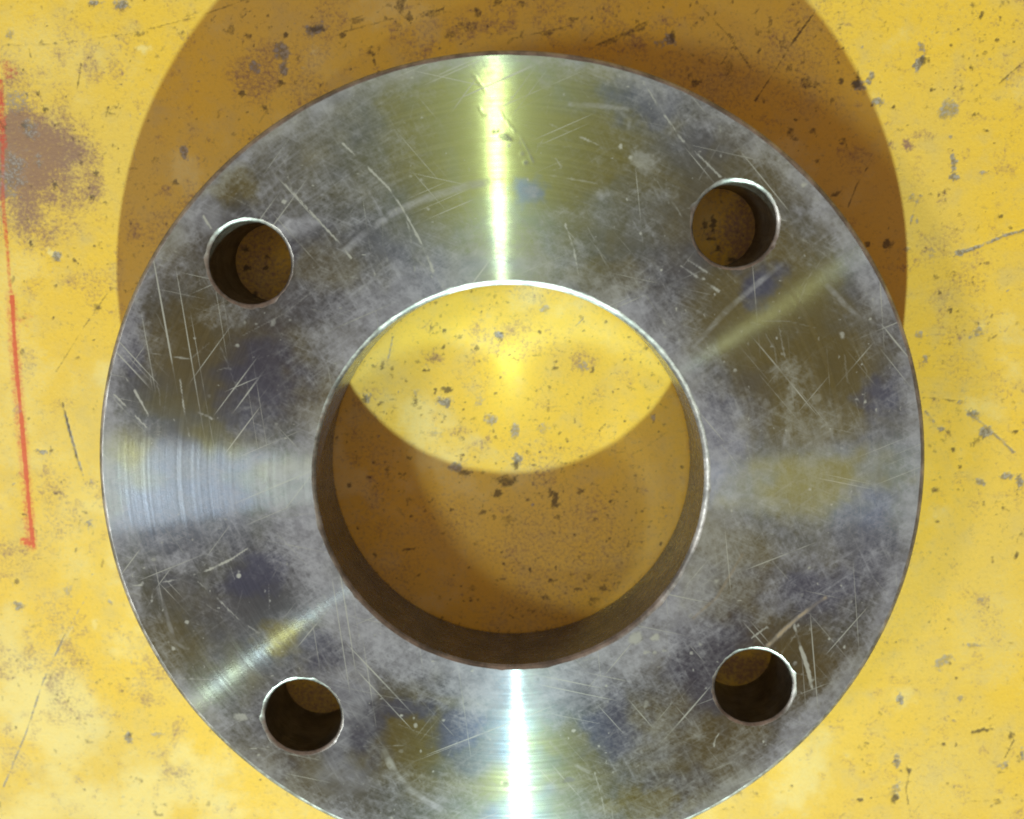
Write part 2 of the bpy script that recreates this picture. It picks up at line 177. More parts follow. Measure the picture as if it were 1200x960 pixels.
FACE_BLOBS = [
('scuff',-1.3,81.2,1.57,1.18,0,0.3), ('dark',-0.9,81.0,1.77,0.98,-25,1), ('dark',-3.1,82.3,0.78,0.59,0,0.8), ('dark',3.8,75.3,0.79,0.79,0,0.8),
('dark',3.0,77.4,0.79,0.59,0,0.6), ('dark',-5.0,85.9,0.78,0.39,0,0.7), ('dark',-2.5,71.6,1.19,0.59,0,0.5), ('dark',-4.4,98.5,0.78,0.39,30,0.9),
('smear',-50.3,60.8,6.01,2.81,12,1), ('smear',-71.2,63.9,4.41,4.01,0,0.6), ('blue',-51.5,56.0,3.22,3.62,0,0.7), ('scuff',-55.9,70.7,5.98,2.39,30,0.6),
('bright',-52.5,66.6,0.80,0.80,0,0.9), ('scuff',7.9,93.4,1.56,1.75,0,0.7), ('scuff',-4.2,98.1,7.77,0.97,3,0.7), ('scuff',-18.9,90.7,5.87,0.98,6,0.5),
('blue',31.8,88.7,8.75,5.44,-30,0.7), ('smear',34.7,89.6,4.27,4.27,0,0.5), ('scuff',31.1,75.4,4.32,3.14,-20,0.8), ('scuff',21.4,68.1,1.78,1.58,0,0.8),
('scuff',34.2,68.7,5.91,2.36,0,0.5), ('scuff',5.0,68.9,1.98,1.78,0,0.7), ('blue',4.6,68.7,3.17,2.77,0,0.6), ('scuff',12.6,63.5,4.36,1.98,0,0.5),
('smear',-19.3,56.0,12.02,4.41,8,0.4), ('bright',25.6,78.9,0.59,0.78,0,0.9), ('bright',28.0,76.4,0.78,0.78,0,0.8), ('scuff',44.6,83.4,2.34,1.95,0,0.7),
('bright',48.3,82.6,0.78,1.36,0,0.6), ('scuff',67.3,64.4,1.77,1.18,-20,0.7), ('scuff',42.7,82.0,2.73,1.56,0,0.5), ('bright',67.8,70.2,0.49,0.49,0,1),
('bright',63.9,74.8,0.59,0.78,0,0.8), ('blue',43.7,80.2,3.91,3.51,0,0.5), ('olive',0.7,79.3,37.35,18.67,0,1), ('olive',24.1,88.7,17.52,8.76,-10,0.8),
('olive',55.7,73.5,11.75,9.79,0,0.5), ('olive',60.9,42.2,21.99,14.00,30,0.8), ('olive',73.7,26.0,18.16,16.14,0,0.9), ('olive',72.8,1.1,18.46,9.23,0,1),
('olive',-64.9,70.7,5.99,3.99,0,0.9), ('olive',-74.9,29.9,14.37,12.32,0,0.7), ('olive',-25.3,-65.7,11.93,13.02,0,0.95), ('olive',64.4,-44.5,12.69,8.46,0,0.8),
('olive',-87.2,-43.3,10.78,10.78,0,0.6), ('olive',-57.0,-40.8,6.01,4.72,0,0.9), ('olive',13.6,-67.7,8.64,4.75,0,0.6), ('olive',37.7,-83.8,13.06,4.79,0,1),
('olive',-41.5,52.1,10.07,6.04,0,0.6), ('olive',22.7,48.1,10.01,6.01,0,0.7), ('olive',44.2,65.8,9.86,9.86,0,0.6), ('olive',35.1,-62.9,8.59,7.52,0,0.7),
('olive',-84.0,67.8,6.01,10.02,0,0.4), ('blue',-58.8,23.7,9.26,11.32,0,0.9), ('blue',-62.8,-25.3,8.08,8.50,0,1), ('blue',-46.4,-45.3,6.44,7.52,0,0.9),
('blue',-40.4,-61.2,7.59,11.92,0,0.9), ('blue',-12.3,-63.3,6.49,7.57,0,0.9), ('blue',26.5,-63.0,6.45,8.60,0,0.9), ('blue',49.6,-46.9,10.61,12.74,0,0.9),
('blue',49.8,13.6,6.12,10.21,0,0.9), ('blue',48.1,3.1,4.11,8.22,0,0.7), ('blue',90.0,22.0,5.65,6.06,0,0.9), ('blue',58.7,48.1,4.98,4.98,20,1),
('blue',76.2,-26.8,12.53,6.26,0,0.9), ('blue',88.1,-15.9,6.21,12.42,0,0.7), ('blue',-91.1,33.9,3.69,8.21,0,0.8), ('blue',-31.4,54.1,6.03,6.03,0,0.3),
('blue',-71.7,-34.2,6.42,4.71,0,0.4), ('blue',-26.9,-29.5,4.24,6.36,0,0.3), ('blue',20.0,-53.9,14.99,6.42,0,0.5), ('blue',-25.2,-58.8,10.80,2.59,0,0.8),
('clean',-70.9,27.8,17.47,15.41,0,0.9), ('clean',-52.7,21.7,8.23,12.35,0,0.7), ('clean',-63.0,-29.7,6.39,8.53,0,0.9), ('clean',61.2,34.1,18.09,14.07,0,0.7),
('clean',79.6,28.1,10.07,12.08,0,0.9), ('clean',-29.6,-63.4,15.17,11.92,0,0.8), ('clean',64.3,-42.3,12.68,10.56,0,0.8), ('clean',49.8,-51.4,6.39,10.64,0,0.6),
('clean',0.7,81.2,35.33,14.72,0,0.5), ('clean',44.3,61.9,11.86,15.82,0,0.6), ('clean',-56.2,36.0,16.32,6.12,0,0.3), ('clean',-84.7,-36.5,12.88,12.88,0,0.6),
('clean',24.6,54.1,11.96,7.97,0,0.7), ('scuff',-34.0,29.9,5.72,14.29,-35,0.8), ('scuff',-46.8,13.4,5.17,14.48,-10,0.6), ('scuff',-52.0,-18.7,6.34,10.57,20,0.8),
('scuff',-27.0,-38.4,12.80,6.40,-40,0.8), ('scuff',-10.1,-51.8,19.32,4.72,0,0.7), ('scuff',17.8,-53.9,17.13,6.42,10,0.7), ('scuff',36.9,-47.0,10.63,8.51,30,0.6),
('scuff',52.9,-16.0,6.24,12.48,0,0.7), ('scuff',54.8,-11.7,6.22,6.22,0,0.6), ('scuff',62.8,-5.3,8.25,2.06,-8,0.8), ('scuff',66.0,-31.2,6.29,5.03,0,0.7),
('scuff',55.4,-29.1,6.29,8.39,30,0.5), ('scuff',75.9,-20.2,8.32,6.24,0,0.6), ('scuff',90.8,-26.7,4.58,10.42,0,0.5), ('smear',-40.2,-54.3,6.04,16.19,-20,0.7),
('smear',-44.1,-76.3,8.76,6.57,0,0.5), ('scuff',-43.3,-86.9,6.61,4.85,0,0.6), ('scuff',-83.9,-21.0,8.50,2.98,5,0.7), ('scuff',-80.3,-14.5,12.69,3.81,10,0.5),
('scuff',-88.8,38.0,3.27,8.18,10,0.6), ('scuff',-77.8,54.1,4.04,8.09,-35,0.5), ('scuff',-68.3,40.0,7.13,5.09,0,0.5), ('scuff',-27.5,50.1,12.08,4.03,30,0.6),
('scuff',37.0,36.1,6.04,4.43,0,0.5), ('scuff',45.2,30.0,4.44,8.08,20,0.6), ('scuff',78.0,-62.6,6.41,2.56,30,0.8), ('scuff',71.8,-67.2,8.58,3.86,35,0.7),
('scuff',61.3,-74.2,6.47,3.45,0,0.7), ('scuff',56.7,-67.3,4.30,2.58,0,0.4), ('scuff',41.6,-62.8,8.59,5.37,0,0.5), ('scuff',-87.2,-43.3,2.16,3.02,0,0.5),
('scuff',-35.6,46.1,2.42,6.06,-30,0.5), ('scuff',-62.3,-12.2,12.64,2.95,0,0.3), ('scuff',29.1,28.0,2.03,2.03,0,0.2), ('scuff',67.0,15.7,1.22,15.25,-3,0.75),
('scuff',65.5,27.0,3.23,2.62,0,0.7), ('bright',73.3,20.5,1.62,1.62,0,0.55), ('bright',61.2,19.2,1.83,1.62,0,0.5), ('bright',70.6,26.0,1.01,1.21,0,0.5),
('bright',46.9,28.8,1.01,1.01,0,0.5), ('bright',67.2,13.0,1.02,1.02,0,0.5), ('bright',62.1,11.2,1.22,1.02,0,0.5), ('bright',84.9,19.7,0.40,0.51,0,1),
('bright',76.9,13.1,0.41,0.41,0,1), ('bright',83.6,28.7,0.36,0.40,0,1), ('bright',85.0,39.4,0.50,0.50,0,0.8), ('bright',78.6,35.6,0.80,1.20,20,0.7),
('bright',87.6,17.8,0.40,0.61,0,0.8), ('bright',53.6,27.2,0.61,0.61,0,0.7), ('bright',-52.1,39.0,0.61,0.61,0,0.6), ('bright',-64.9,32.9,0.82,0.61,30,0.7),
('bright',-62.9,38.4,0.61,0.61,0,0.6), ('bright',-56.1,38.4,0.81,1.22,-20,0.6), ('bright',-60.2,38.0,0.61,0.41,0,0.6), ('bright',-63.3,17.9,1.45,0.83,0,0.5),
('bright',-67.0,-24.2,0.74,0.74,0,1), ('bright',-84.4,-43.3,0.65,0.86,0,0.9), ('bright',-80.6,-36.3,0.64,0.64,0,0.8), ('bright',-81.0,-43.3,1.08,0.65,0,0.5),
('bright',-68.2,-61.6,2.39,1.52,-8,0.75), ('bright',-79.4,-68.0,1.31,0.88,0,0.5), ('bright',-64.1,-71.8,0.66,0.66,0,0.8), ('bright',-78.3,-63.3,0.65,0.87,-40,0.7),
('bright',31.4,-39.8,2.54,1.91,35,0.8), ('bright',36.3,-39.6,1.48,1.27,35,0.9), ('bright',33.9,-43.6,0.64,0.64,0,0.8), ('bright',36.2,-43.6,0.85,0.64,0,0.8),
('bright',38.7,-43.1,0.85,0.64,0,0.7), ('bright',34.4,-57.2,0.86,1.71,0,0.6), ('dark',15.2,-77.9,1.96,1.09,10,0.9), ('dark',-1.3,-79.0,0.87,0.65,0,0.7),
('dark',7.3,-50.8,0.64,0.64,0,0.6), ('bright',37.3,-47.4,1.06,0.43,0,0.7), ('bright',-23.8,-63.4,0.65,0.87,0,0.7), ('bright',-27.6,-70.3,0.87,0.87,0,0.5),
('bright',-22.6,-70.3,0.44,0.65,0,0.7), ('bright',-30.3,-88.9,0.66,0.66,0,0.7), ('bright',53.8,-44.6,0.64,0.64,0,0.5), ('bright',74.6,-37.3,0.63,0.84,0,0.6),
('bright',72.1,-28.3,0.84,0.84,0,0.6), ('bright',47.4,-41.3,0.63,0.63,0,0.7), ('bright',45.0,-34.0,1.05,0.84,0,0.6), ('bright',56.8,-68.9,0.86,0.65,0,0.6),
('bright',71.2,-46.1,0.63,0.85,-30,0.6), ('bright',-88.1,-20.2,0.85,0.64,0,0.7), ('bright',-94.2,-20.0,1.49,0.85,0,0.5), ('bright',-84.7,-8.4,0.63,0.63,0,0.3),
('bright',-93.0,30.4,0.82,1.03,0,0.6), ('bright',-88.5,43.5,1.63,1.43,0,0.5)]
FACE_LINES = [
('scratch',0.55,0.9,[(-55.2,73.6),(-50.0,68.2),(-45.2,62.9),(-39.4,56.6),(-37.1,53.5)]),
('scratch',0.53,0.8,[(-71.6,63.3),(-69.8,60.2)]),
('scratch',0.67,0.9,[(-38.4,79.7),(-32.9,74.5),(-28.1,69.7),(-24.8,64.9),(-21.3,58.4),(-17.8,50.5)]),
('scratch',0.42,0.6,[(-25.2,65.8),(-23.3,60.0),(-22.2,50.5)]),
('smear',1.89,0.75,[(-39.4,54.5),(-34.3,59.0),(-27.2,63.9),(-19.2,67.4),(-10.2,69.9),(-4.9,71.0)]),
('scratch',0.63,0.4,[(-35.8,85.6),(-31.6,80.7)]),
('scratch',0.84,0.4,[(-30.9,79.7),(-22.9,82.2),(-19.0,83.5)]),
('dark',0.29,0.5,[(-8.1,94.8),(-4.2,89.7),(-1.3,85.4),(1.6,82.1)]),
('dark',0.32,0.6,[(-7.5,88.8),(-5.6,85.9)]),
('dark',0.29,0.6,[(0.7,85.0),(5.6,75.4)]),
('scratch',0.63,0.6,[(9.1,84.0),(14.8,81.7),(20.7,79.2)]),
('scratch',0.42,0.8,[(13.0,61.5),(15.0,56.0),(16.3,49.7)]),
('scratch',0.34,0.5,[(18.2,60.9),(21.6,54.1),(25.1,48.1)]),
('scratch',0.63,0.7,[(29.8,94.3),(34.2,87.7),(39.8,80.2),(44.3,76.3),(48.9,71.9)]),
('smear',1.05,0.7,[(13.9,88.3),(20.2,88.0),(27.0,87.2)]),
('scratch',0.32,0.5,[(0.7,63.9),(3.0,60.9),(5.6,58.0)]),
('smear',1.05,0.5,[(24.5,87.2),(27.6,84.9),(27.3,83.0)]),
('scratch',0.32,0.6,[(10.5,76.4),(12.1,74.5)]),
('scratch',0.42,0.5,[(24.2,78.3),(32.2,73.5),(38.3,65.8),(40.3,62.9)]),
('scratch',0.73,0.7,[(40.2,51.7),(44.3,49.1),(49.2,45.9)]),
('scratch',0.53,0.6,[(41.6,53.1),(51.7,47.1)]),
('smear',1.26,0.7,[(43.6,32.5),(50.9,41.1),(58.7,48.1),(63.5,52.1)]),
('scratch',0.42,0.5,[(68.2,58.0),(75.3,53.1)]),
('smear',1.26,0.6,[(74.6,47.1),(77.8,43.8),(82.6,39.4)]),
('scratch',0.53,0.5,[(85.2,36.2),(87.7,33.7)]),
('smear',1.26,0.55,[(50.4,27.0),(54.0,20.9),(56.5,13.6),(58.2,6.3)]),
('scratch',0.63,0.5,[(65.9,28.0),(67.6,17.8),(68.1,5.3),(67.9,-7.4)]),
('scratch',0.25,0.5,[(71.2,9.5),(71.4,1.1),(70.9,-11.6)]),
('scratch',0.25,0.45,[(74.1,9.5),(74.4,-1.0),(74.0,-11.6)]),
('scratch',0.25,0.4,[(76.9,9.5),(77.5,-3.1),(76.8,-13.8)]),
('scratch',0.25,0.4,[(79.6,9.5),(80.2,-7.3)]),
('scratch',0.25,0.4,[(82.6,9.5),(83.1,-7.3)]),
('smear',1.47,0.7,[(56.1,-2.7),(60.7,-4.0),(67.3,-4.8)]),
('scratch',0.25,0.5,[(63.5,38.2),(65.4,30.1)]),
('scratch',0.46,0.9,[(-93.2,27.0),(-89.8,21.2),(-85.8,12.8)]),
('scratch',0.42,0.8,[(-95.4,21.2),(-90.6,16.0),(-85.1,10.1)]),
('scratch',0.53,0.7,[(-79.1,24.7),(-78.6,18.5),(-77.6,10.8)]),
('scratch',0.42,0.6,[(-86.8,31.3),(-81.1,30.3),(-76.6,29.7)]),
('scratch',0.29,0.5,[(-75.2,16.8),(-70.9,15.0)]),
('scratch',0.27,0.4,[(-64.9,25.8),(-67.7,17.5)]),
('scratch',0.29,0.5,[(-46.9,41.7),(-44.3,40.9)]),
('scratch',0.55,0.8,[(-95.9,-27.0),(-89.5,-26.6),(-82.0,-25.2),(-74.4,-22.7),(-69.0,-20.1),(-64.6,-17.2)]),
('smear',1.05,0.6,[(-87.4,-27.7),(-85.3,-36.1),(-83.9,-41.5),(-81.6,-43.3)]),
('scratch',0.63,0.6,[(-77.3,-25.8),(-72.6,-30.2),(-67.1,-36.0),(-61.3,-40.0),(-57.1,-42.0)]),
('scratch',0.42,0.6,[(-84.4,-51.2),(-76.9,-51.4),(-72.1,-51.1)]),
('scratch',0.53,0.8,[(-70.7,-68.8),(-67.9,-70.2),(-64.6,-69.9)]),
('scratch',0.32,0.5,[(-62.6,-18.7),(-59.9,-16.6)]),
('scratch',0.32,0.6,[(-88.5,-27.7),(-89.1,-29.9)]),
('smear',1.89,0.8,[(-31.9,-70.4),(-29.4,-76.2),(-25.6,-80.8),(-20.2,-84.8),(-16.5,-87.1)]),
('scratch',0.38,0.6,[(21.7,-75.7),(23.6,-82.7),(24.7,-88.2)]),
('scratch',0.34,0.5,[(24.1,-75.0),(25.5,-79.2)]),
('smear',1.05,0.6,[(10.4,-67.7),(14.8,-72.8),(20.2,-75.7)]),
('dark',0.32,0.5,[(-13.1,-58.7),(-12.8,-74.9),(-13.6,-85.5)]),
('smear',0.84,0.5,[(-9.1,-70.2),(-4.8,-66.0)]),
('brown',0.94,0.95,[(63.7,-42.1),(67.3,-38.3),(71.3,-34.3),(75.4,-30.9),(77.8,-29.2)]),
('scratch',0.94,0.95,[(70.6,-36.3),(72.3,-41.8),(74.3,-47.2),(75.8,-53.0)]),
('scratch',0.84,0.6,[(71.7,-56.0),(73.7,-53.7),(75.9,-50.5)]),
('scratch',0.53,0.7,[(60.0,-39.7),(62.0,-38.1),(63.9,-36.7)]),
('scratch',0.34,0.8,[(51.8,-68.5),(52.0,-66.2),(53.2,-64.8)]),
('smear',1.05,0.5,[(2.7,43.1),(8.7,41.1)]),
('scratch',0.32,0.5,[(-23.6,42.1),(-15.4,47.1)]),
('scratch',0.32,0.5,[(84.7,-28.9),(91.1,-32.2)]),
('brown',0.63,0.5,[(45.5,-34.6),(51.2,-29.1),(57.1,-18.2)]),
('scratch',0.32,0.5,[(20.4,70.6),(8.6,72.6)]),
('scratch',0.32,0.5,[(27.7,51.1),(39.0,35.1)]),
('smear',1.47,0.5,[(24.7,48.1),(39.0,37.1),(44.3,29.0)])]

# ------------------------------------------------------------------ number helpers
LAT = rng.random((256, 256))


def vnoise(x, y):
    xi = np.floor(x).astype(int); yi = np.floor(y).astype(int)
    fx = x - xi; fy = y - yi
    fx = fx * fx * (3 - 2 * fx); fy = fy * fy * (3 - 2 * fy)
    x0 = xi & 255; x1 = (xi + 1) & 255; y0 = yi & 255; y1 = (yi + 1) & 255
    return (LAT[y0, x0] * (1 - fx) + LAT[y0, x1] * fx) * (1 - fy) + (LAT[y1, x0] * (1 - fx) + LAT[y1, x1] * fx) * fy


def fbm(x, y, scale, octaves=4, seed=0.0):
    v = 0; a = 1; s = 0; f = 1.0 / scale
    for k in range(octaves):
        v = v + a * vnoise(x * f + seed * 17.3 + k * 31.7, y * f + seed * 9.1 + k * 12.9)
        s += a; a *= 0.55; f *= 2.03
    return v / s


def sstep(a, b, x):
    t = np.clip((x - a) / (b - a), 0, 1)
    return t * t * (3 - 2 * t)


def blob_value(x, y, b, rough, seed):
    k, cx, cy, rx, ry, an, st = b
    a = math.radians(an)
    dx, dy = x - cx, y - cy
    u = (dx * math.cos(a) + dy * math.sin(a)) / rx
    v = (-dx * math.sin(a) + dy * math.cos(a)) / ry
    d = np.hypot(u, v)
    n = fbm(x, y, max(0.7, min(rx, ry) * 0.75), 4, seed) - 0.5
    return d + n * rough


def line_value(x, y, pts, width, seed, wob=0.25):
    best = np.full(x.shape, 1e9)
    for (ax, ay), (bx, by) in zip(pts[:-1], pts[1:]):
        vx, vy = bx - ax, by - ay
        t = np.clip(((x - ax) * vx + (y - ay) * vy) / (vx * vx + vy * vy), 0, 1)
        best = np.minimum(best, np.hypot(x - ax - t * vx, y - ay - t * vy))
    return best + (fbm(x, y, 2.5, 2, seed) - 0.5) * wob


# ------------------------------------------------------------------ node helpers
class Nodes:
    def __init__(self, mat):
        mat.use_nodes = True
        self.t = mat.node_tree
        self.t.nodes.clear()

    def n(self, kind, **kw):
        node = self.t.nodes.new(kind)
        for k, v in kw.items():
            setattr(node, k, v)
        return node

    def set(self, sock, v):
        if isinstance(v, bpy.types.NodeSocket):
            self.t.links.new(v, sock)
        else:
            sock.default_value = v

    def math(self, op, a, b=0.0, clamp=False):
        m = self.n('ShaderNodeMath', operation=op, use_clamp=clamp)
        self.set(m.inputs[0], a); self.set(m.inputs[1], b)
        return m.outputs[0]

    def vmath(self, op, a, b=None, scale=None):
        m = self.n('ShaderNodeVectorMath', operation=op)
        self.set(m.inputs[0], a)
        if b is not None:
            self.set(m.inputs[1], b)
        if scale is not None:
            self.set(m.inputs['Scale'], scale)
        return m.outputs['Value'] if op in ('LENGTH', 'DOT_PRODUCT') else m.outputs['Vector']

    def mix(self, f, a, b):
        m = self.n('ShaderNodeMix', data_type='RGBA')
        self.set(m.inputs[0], f)
        self.set(m.inputs[6], a if isinstance(a, bpy.types.NodeSocket) else (*a, 1))
        self.set(m.inputs[7], b if isinstance(b, bpy.types.NodeSocket) else (*b, 1))
        return m.outputs[2]

    def ramp(self, v, lo, hi, a=0.0, b=1.0):
        m = self.n('ShaderNodeMapRange', interpolation_type='SMOOTHSTEP')
        self.set(m.inputs[0], v)
        for i, q in enumerate((lo, hi, a, b)):
            m.inputs[i + 1].default_value = q
        return m.outputs[0]

    def noise(self, vec, scale, detail=4, rough=0.55, dims='3D', w=None, dist=0.0):
        m = self.n('ShaderNodeTexNoise', noise_dimensions=dims)
        if dims != '1D':
            self.set(m.inputs['Vector'], vec)
        if w is not None:
            self.set(m.inputs['W'], w)
        m.inputs['Scale'].default_value = scale
        m.inputs['Detail'].default_value = detail
        m.inputs['Roughness'].default_value = rough
        m.inputs['Distortion'].default_value = dist
        return m.outputs['Fac']

    def attr(self, name):
        return self.n('ShaderNodeAttribute', attribute_name=name).outputs['Fac']

    def out(self, shader):
        o = self.n('ShaderNodeOutputMaterial')
        self.t.links.new(shader, o.inputs['Surface'])


# ------------------------------------------------------------------ materials
def bench_material():
    mat = bpy.data.materials.new('worn_yellow_paint')
    N = Nodes(mat)
    co = N.n('ShaderNodeTexCoord').outputs['Object']
    big = N.noise(co, 22, 4)
    mid = N.noise(co, 130, 5, 0.6)
    fine = N.noise(co, 1100, 3, 0.6)
    fine2 = N.noise(co, 2300, 2, 0.6)
    col = N.mix(N.ramp(big, 0.35, 0.68), (0.70, 0.447, 0.046), (0.65, 0.44, 0.082))
    # paint thinned and greyed by use
    wornm = N.math('MULTIPLY', N.ramp(mid, 0.47, 0.74), 0.5)
    col = N.mix(wornm, col, (0.54, 0.40, 0.14))
    grain = N.math('MULTIPLY', N.ramp(fine, 0.52, 0.78), 0.42)
    col = N.mix(grain, col, (0.42, 0.31, 0.08))
    lightg = N.math('MULTIPLY', N.ramp(fine2, 0.55, 0.8), 0.35)
    col = N.mix(lightg, col, (0.78, 0.58, 0.16))
    # grime worked into the paint: fine olive-grey flecks gathered in patches
    fl = N.noise(co, 640, 6, 0.72)
    patch = N.ramp(N.noise(co, 48, 4), 0.36, 0.66, 0.25, 1.0)
    fleck = N.math('MULTIPLY', N.math('MULTIPLY', N.ramp(fl, 0.53, 0.72), patch), 0.72)
    col = N.mix(fleck, col, (0.25, 0.185, 0.085))
    smudge = N.math('MULTIPLY', N.ramp(N.noise(co, 75, 6, 0.7), 0.5, 0.78), 0.3)
    col = N.mix(smudge, col, (0.42, 0.34, 0.19))
    jitter = N.math('MULTIPLY_ADD', fine, 0.9); jitter.node.inputs[2].default_value = -0.45
    jitter2 = N.math('MULTIPLY', jitter, 0.55)

    def marked(name, lo, hi, soft):
        a = N.attr(name)
        j = N.math('MULTIPLY', jitter, soft)
        return N.ramp(N.math('ADD', a, N.math('MULTIPLY', j, N.ramp(a, 0.02, 0.25))), lo, hi)

    pale = N.math('MULTIPLY', marked('pale', 0.05, 1.1, 0.6), 0.52)
    col = N.mix(pale, col, (0.76, 0.68, 0.36))
    stain_shade = N.math('MULTIPLY', marked('stain_shade', 0.05, 1.0, 1.6), 0.82)  # brown stains, plus the shade painted on the bolt-hole floors
    col = N.mix(stain_shade, col, (0.18, 0.09, 0.10))
    red = N.math('MULTIPLY', marked('red', 0.1, 0.85, 1.0), 0.85)
    col = N.mix(red, col, (0.55, 0.042, 0.022))
    chip = marked('chip', 0.10, 0.9, 1.2)
    steel = N.mix(N.ramp(fine, 0.4, 0.65), (0.10, 0.095, 0.10), (0.29, 0.275, 0.27))
    col = N.mix(N.math('MULTIPLY', chip, 0.82), col, steel)
    dark = marked('dark', 0.10, 0.98, 1.1)
    col = N.mix(N.math('MULTIPLY', dark, 0.82), col, (0.06, 0.042, 0.022))
    p = N.n('ShaderNodeBsdfPrincipled')
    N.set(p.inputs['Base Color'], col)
    N.set(p.inputs['Roughness'], N.math('ADD', N.math('MULTIPLY', mid, 0.25), 0.36))
    p.inputs['Specular IOR Level'].default_value = 0.45
    b = N.n('ShaderNodeBump')
    b.inputs['Strength'].default_value = 0.35
    b.inputs['Distance'].default_value = 0.0002
    N.set(b.inputs['Height'], N.math('ADD', N.math('MULTIPLY', mid, 1.2), N.math('MULTIPLY', fine, 0.6)))
    N.set(p.inputs['Normal'], b.outputs[0])
    N.out(p.outputs[0])
    return mat


def turned_steel(face=True):
    mat = bpy.data.materials.new('turned_steel_face' if face else 'turned_steel_wall')
    N = Nodes(mat)
    co = N.n('ShaderNodeTexCoord').outputs['Object']
    geo = N.n('ShaderNodeNewGeometry').outputs['Normal']
    flat = N.vmath('MULTIPLY', co, (1, 1, 0))
    radius = N.vmath('LENGTH', flat)
    radial = N.vmath('NORMALIZE', flat)
    big = N.noise(co, 60, 5, 0.6)
    sep = N.n('ShaderNodeSeparateXYZ'); N.set(sep.inputs[0], co)
    ang = N.math('ARCTAN2', sep.outputs[1], sep.outputs[0])
    pol = N.n('ShaderNodeCombineXYZ'); N.set(pol.inputs[0], N.math('MULTIPLY', radius, 900.0)); N.set(pol.inputs[1], N.math('MULTIPLY', N.math('ABSOLUTE', ang), 14.0)); N.set(pol.inputs[2], N.math('SIGN', ang))
    swirl = N.noise(pol.outputs[0], 1.0, 4, 0.65)
    fine = N.noise(co, 900, 4, 0.65)
    mid = N.noise(co, 260, 5, 0.65)
    olive = N.attr('olive'); blue = N.attr('blue'); scuff = N.attr('scuff'); smear = N.attr('smear')
    scratch = N.attr('scratch'); dark = N.attr('dark'); brown = N.attr('brown')
    # turning marks: rings of slightly different slope about the axis
    ring_c = N.noise(None, 900, 3, 0.7, '1D', radius)
    ring_f = N.noise(None, 20000, 1, 0.8, '1D', radius)
    slope = N.math('ADD', N.math('MULTIPLY', N.math('SUBTRACT', ring_c, 0.5), 0.38), N.math('MULTIPLY', N.math('SUBTRACT', ring_f, 0.5), 0.7))
    nrm = N.vmath('NORMALIZE', N.vmath('ADD', geo, N.vmath('SCALE', radial, scale=slope)))
    # thin yellow-blue passivation film over the steel
    col = N.mix(N.ramp(big, 0.3, 0.7), (0.20, 0.25, 0.235), (0.27, 0.325, 0.305))
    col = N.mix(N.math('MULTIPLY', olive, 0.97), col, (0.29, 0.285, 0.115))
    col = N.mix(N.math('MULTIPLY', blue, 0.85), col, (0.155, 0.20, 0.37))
    stripe = N.ramp(ring_c, 0.35, 0.7, 0.93, 1.07)
    col = N.vmath('SCALE', col, scale=stripe)
    # groove flanks lean far in and out but hardly sideways: wide along the radius, narrow across it
    met = N.n('ShaderNodeBsdfAnisotropic')
    N.set(met.inputs['Color'], col)
    N.set(met.inputs['Roughness'], N.ramp(mid, 0.3, 0.75, 0.215, 0.26))
    met.inputs['Anisotropy'].default_value = -0.87
    N.set(met.inputs['Tangent'], radial)
    N.set(met.inputs['Normal'], nrm)
    halo = N.n('ShaderNodeBsdfPrincipled')
    N.set(halo.inputs['Base Color'], col)
    halo.inputs['Metallic'].default_value = 1.0
    halo.inputs['Roughness'].default_value = 0.5
    halo.inputs['Anisotropic'].default_value = 0.9
    N.set(halo.inputs['Tangent'], radial)
    mid_lobe = N.n('ShaderNodeBsdfPrincipled')
    N.set(mid_lobe.inputs['Base Color'], col)
    mid_lobe.inputs['Metallic'].default_value = 1.0
    mid_lobe.inputs['Roughness'].default_value = 0.30
    mid_lobe.inputs['Anisotropic'].default_value = 1.0
    N.set(mid_lobe.inputs['Tangent'], radial)
    N.set(mid_lobe.inputs['Normal'], nrm)
    m0 = N.n('ShaderNodeMixShader')
    m0.inputs[0].default_value = 0.33
    N.t.links.new(met.outputs[0], m0.inputs[1]); N.t.links.new(mid_lobe.outputs[0], m0.inputs[2])
    m1 = N.n('ShaderNodeMixShader')
    m1.inputs[0].default_value = 0.36
    N.t.links.new(m0.outputs[0], m1.inputs[1]); N.t.links.new(halo.outputs[0], m1.inputs[2])
    # matt scuffing, handling dirt and scratches over the metal
    grain = N.math('MULTIPLY_ADD', fine, 1.1); grain.node.inputs[2].default_value = -0.55
    rubs = []
    for deg, sc_ in ((34, 1.0), (118, 0.8), (157, 1.4)):
        vr = N.n('ShaderNodeVectorRotate', rotation_type='Z_AXIS')
        N.set(vr.inputs['Vector'], co)
        vr.inputs['Angle'].default_value = math.radians(-deg)
        st_ = N.vmath('MULTIPLY', vr.outputs[0], (70 * sc_, 1300 * sc_, 1))
        rubs.append(N.noise(st_, 1.0, 4, 0.6, dist=0.6))
    rub = N.math('MAXIMUM', rubs[0], N.math('MAXIMUM', rubs[1], rubs[2]))
    grain2 = N.math('ADD', N.math('MULTIPLY', mid, 0.3), N.math('ADD', N.math('MULTIPLY', swirl, 0.5), N.math('MULTIPLY', rub, 1.3)))
    grain2 = N.math('SUBTRACT', grain2, 1.16)
    sc = N.math('ADD', scuff, N.math('MULTIPLY', N.math('ADD', grain, grain2), N.ramp(scuff, 0.05, 0.45, 0.25, 1.0)))
    sc = N.math('MULTIPLY', N.ramp(sc, 0.02, 1.2), 0.68)
    sm = N.math('MULTIPLY', N.math('MULTIPLY', smear, N.ramp(rub, 0.42, 0.72, 0.55, 1.0)), 0.85)
    sc = N.math('MAXIMUM', sc, sm)
    # fine hairlines from sliding over benches and other parts
    hair = None
